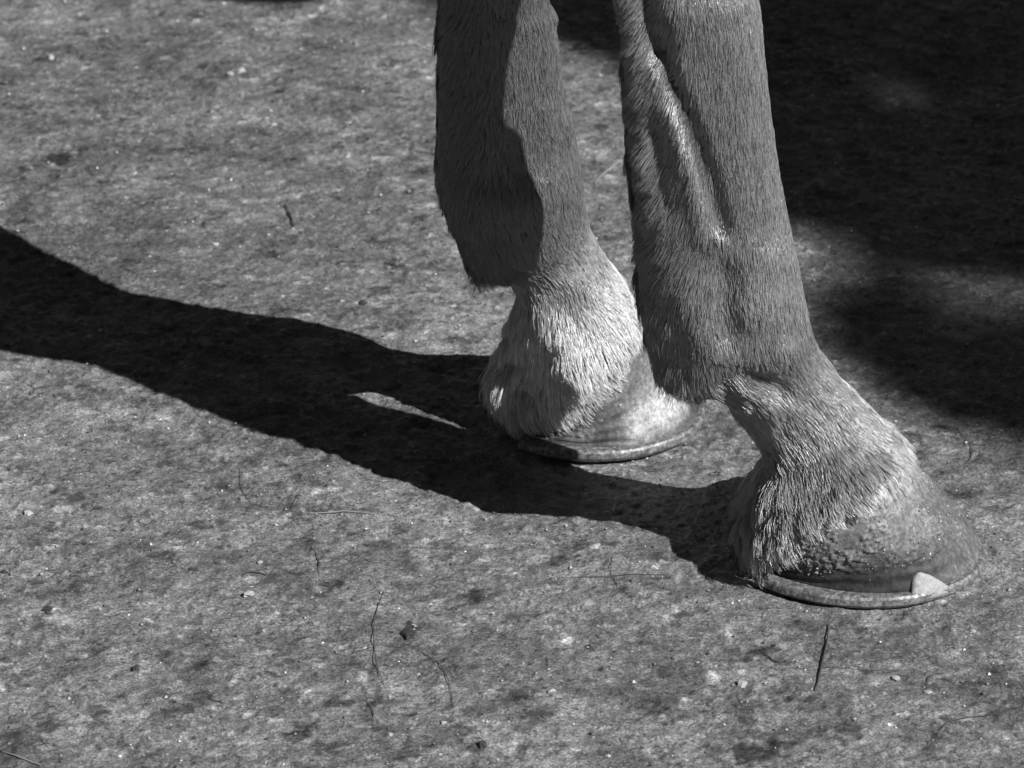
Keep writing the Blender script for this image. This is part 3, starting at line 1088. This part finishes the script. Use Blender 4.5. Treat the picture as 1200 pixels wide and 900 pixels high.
def stone(name, px, py, wpx, mat, label, cat, seed, flat=0.5, group=None):
    g = at_ground(px, py)
    r = wpx / 2 / (FPX / ((g - CAM) @ FWD))
    rng = np.random.default_rng(seed)
    V, F = [], []
    ns, nt = 6, 9
    ax = rng.uniform(0.65, 1.2, 2)
    for i in range(ns):
        ph = PI * i / (ns - 1)
        for j in range(nt):
            t = 2 * PI * j / nt
            k = 1 + 0.25 * rng.normal()
            V.append((r * ax[0] * math.sin(ph) * math.cos(t) * k, r * ax[1] * math.sin(ph) * math.sin(t) * k, r * flat * math.cos(ph)))
    F = grid_faces(ns, nt)
    o = mesh_obj(name, V, F, mat.m, smooth=False)
    o.location = (g[0], g[1], ground_z(g[0], g[1]) + r * flat * 0.5)
    o.rotation_euler = (rng.uniform(-.2, .2), rng.uniform(-.2, .2), rng.uniform(0, 6))
    tag(o, label, cat, group)
    return o


chips = [(33, 603, 11), (12, 606, 5), (290, 699, 14), (566, 847, 6), (516, 884, 5), (697, 642, 12), (646, 812, 9), (870, 799, 14), (1087, 814, 9), (458, 861, 7), (490, 791, 5),
         (305, 660, 8), (115, 137, 6), (162, 165, 6), (283, 83, 12), (270, 88, 8), (60, 69, 11), (320, 145, 8), (253, 286, 6), (401, 354, 5), (435, 355, 5), (427, 762, 6), (485, 735, 5), (1050, 795, 12), (1140, 740, 7), (520, 848, 6)]
CHIP_LABELS = [
    'pale elongated chip near the left edge below the shadow',
    'tiny pale chip left of the elongated one at the left edge',
    'flat white chip under the short hook shaped stalk',
    'small white chip near the bottom middle, left of a dark blotch',
    'tiny pale chip by the bottom edge left of the flat clod',
    'rounded pale chip just below the near leg shadow',
    'white chip at the end of a pale smear in the lower middle',
    "pale lumpy chip left of the thick stalk's foot",
    'pale chip at the foot of the small hooked hair',
    'small pale upright chip left of the bottom middle',
    'tiny white chip below the rough dark clod',
    'small pale chip above the short hook shaped stalk',
    'tiny white chip in the far left of the yard',
    'small pale chip above the dark blotch at far left',
    'larger of two pale chips lying together at the far edge',
    'smaller of two pale chips lying together at the far edge',
    'pale chip in the top left corner',
    'pale chip right of the paired far chips',
    'small white chip above the leg shadow left of the short stalk',
    'tiny pale chip left of the dark round crumb',
    'tiny pale chip touching the dark round crumb',
    'small pale chip left of the long bow shaped hair',
    'pale chip on top of the rough dark clod',
    'pale flat chip right of the thick stalk',
    "small pale chip right of the near hoof's toe",
    'small pale chip above the bottom edge in the middle',
]
for i, (u, v, w) in enumerate(chips):
    stone('stone_chip', u, v, w, chip_m, CHIP_LABELS[i], 'stone', 100 + i, 0.45, 'pale stone chips scattered on the soil')
for i, (u, v, w, lb) in enumerate([(56, 713, 11, 'small dark cube shaped soil clod near the left edge'), (479, 748, 15, 'rough dark soil clod at the end of the curved hair'), (425, 356, 11, 'dark round crumb beside a pale chip above the leg shadow'),
                                  (158, 784, 9, 'small flat dark crumb in the lower left'), (99, 639, 5, 'tiny dark crumb under the left part of the leg shadow'), (565, 876, 14, 'dark flat clod near the bottom middle'), (5, 667, 8, 'small dark crumb at the left edge')]):
    stone('soil_clod', u, v, w, crumb_m, lb, 'soil clod', 200 + i, 0.5)


# loose grit too fine to count
def make_grit():
    rng = np.random.default_rng(9)
    V, F = [], []
    for k in range(5200):
        x, y = rng.uniform(-0.42, 0.42), rng.uniform(-0.5, 0.75)
        r = 0.0004 + 0.0011 * rng.random() ** 3
        z = ground_z(x, y)
        o = len(V)
        a = rng.uniform(0, 6)
        for q in ((1, 0, 0), (0, 1, 0), (-1, 0, 0), (0, -1, 0), (0, 0, .8), (0, 0, -.8)):
            q = np.array(q) * r * rng.uniform(0.6, 1.4)
            V.append((x + q[0] * math.cos(a) - q[1] * math.sin(a), y + q[0] * math.sin(a) + q[1] * math.cos(a), z + r * .5 + q[2]))
        for i in range(4):
            F.append((o + i, o + (i + 1) % 4, o + 4))
            F.append((o + (i + 1) % 4, o + i, o + 5))
    g = Mat('grit', 0.45, 0.2, 0.6)
    geo = g.node('ShaderNodeNewGeometry')
    g.color(g.ramp(geo.outputs['Random Per Island'], [(0.0, 0.03), (0.5, 0.14), (0.85, 0.3), (1.0, 0.7)]))
    o = mesh_obj('grit', V, F, g.m, smooth=False)
    tag(o, 'fine loose grit scattered over the soil', None, None, 'stuff')


make_grit()
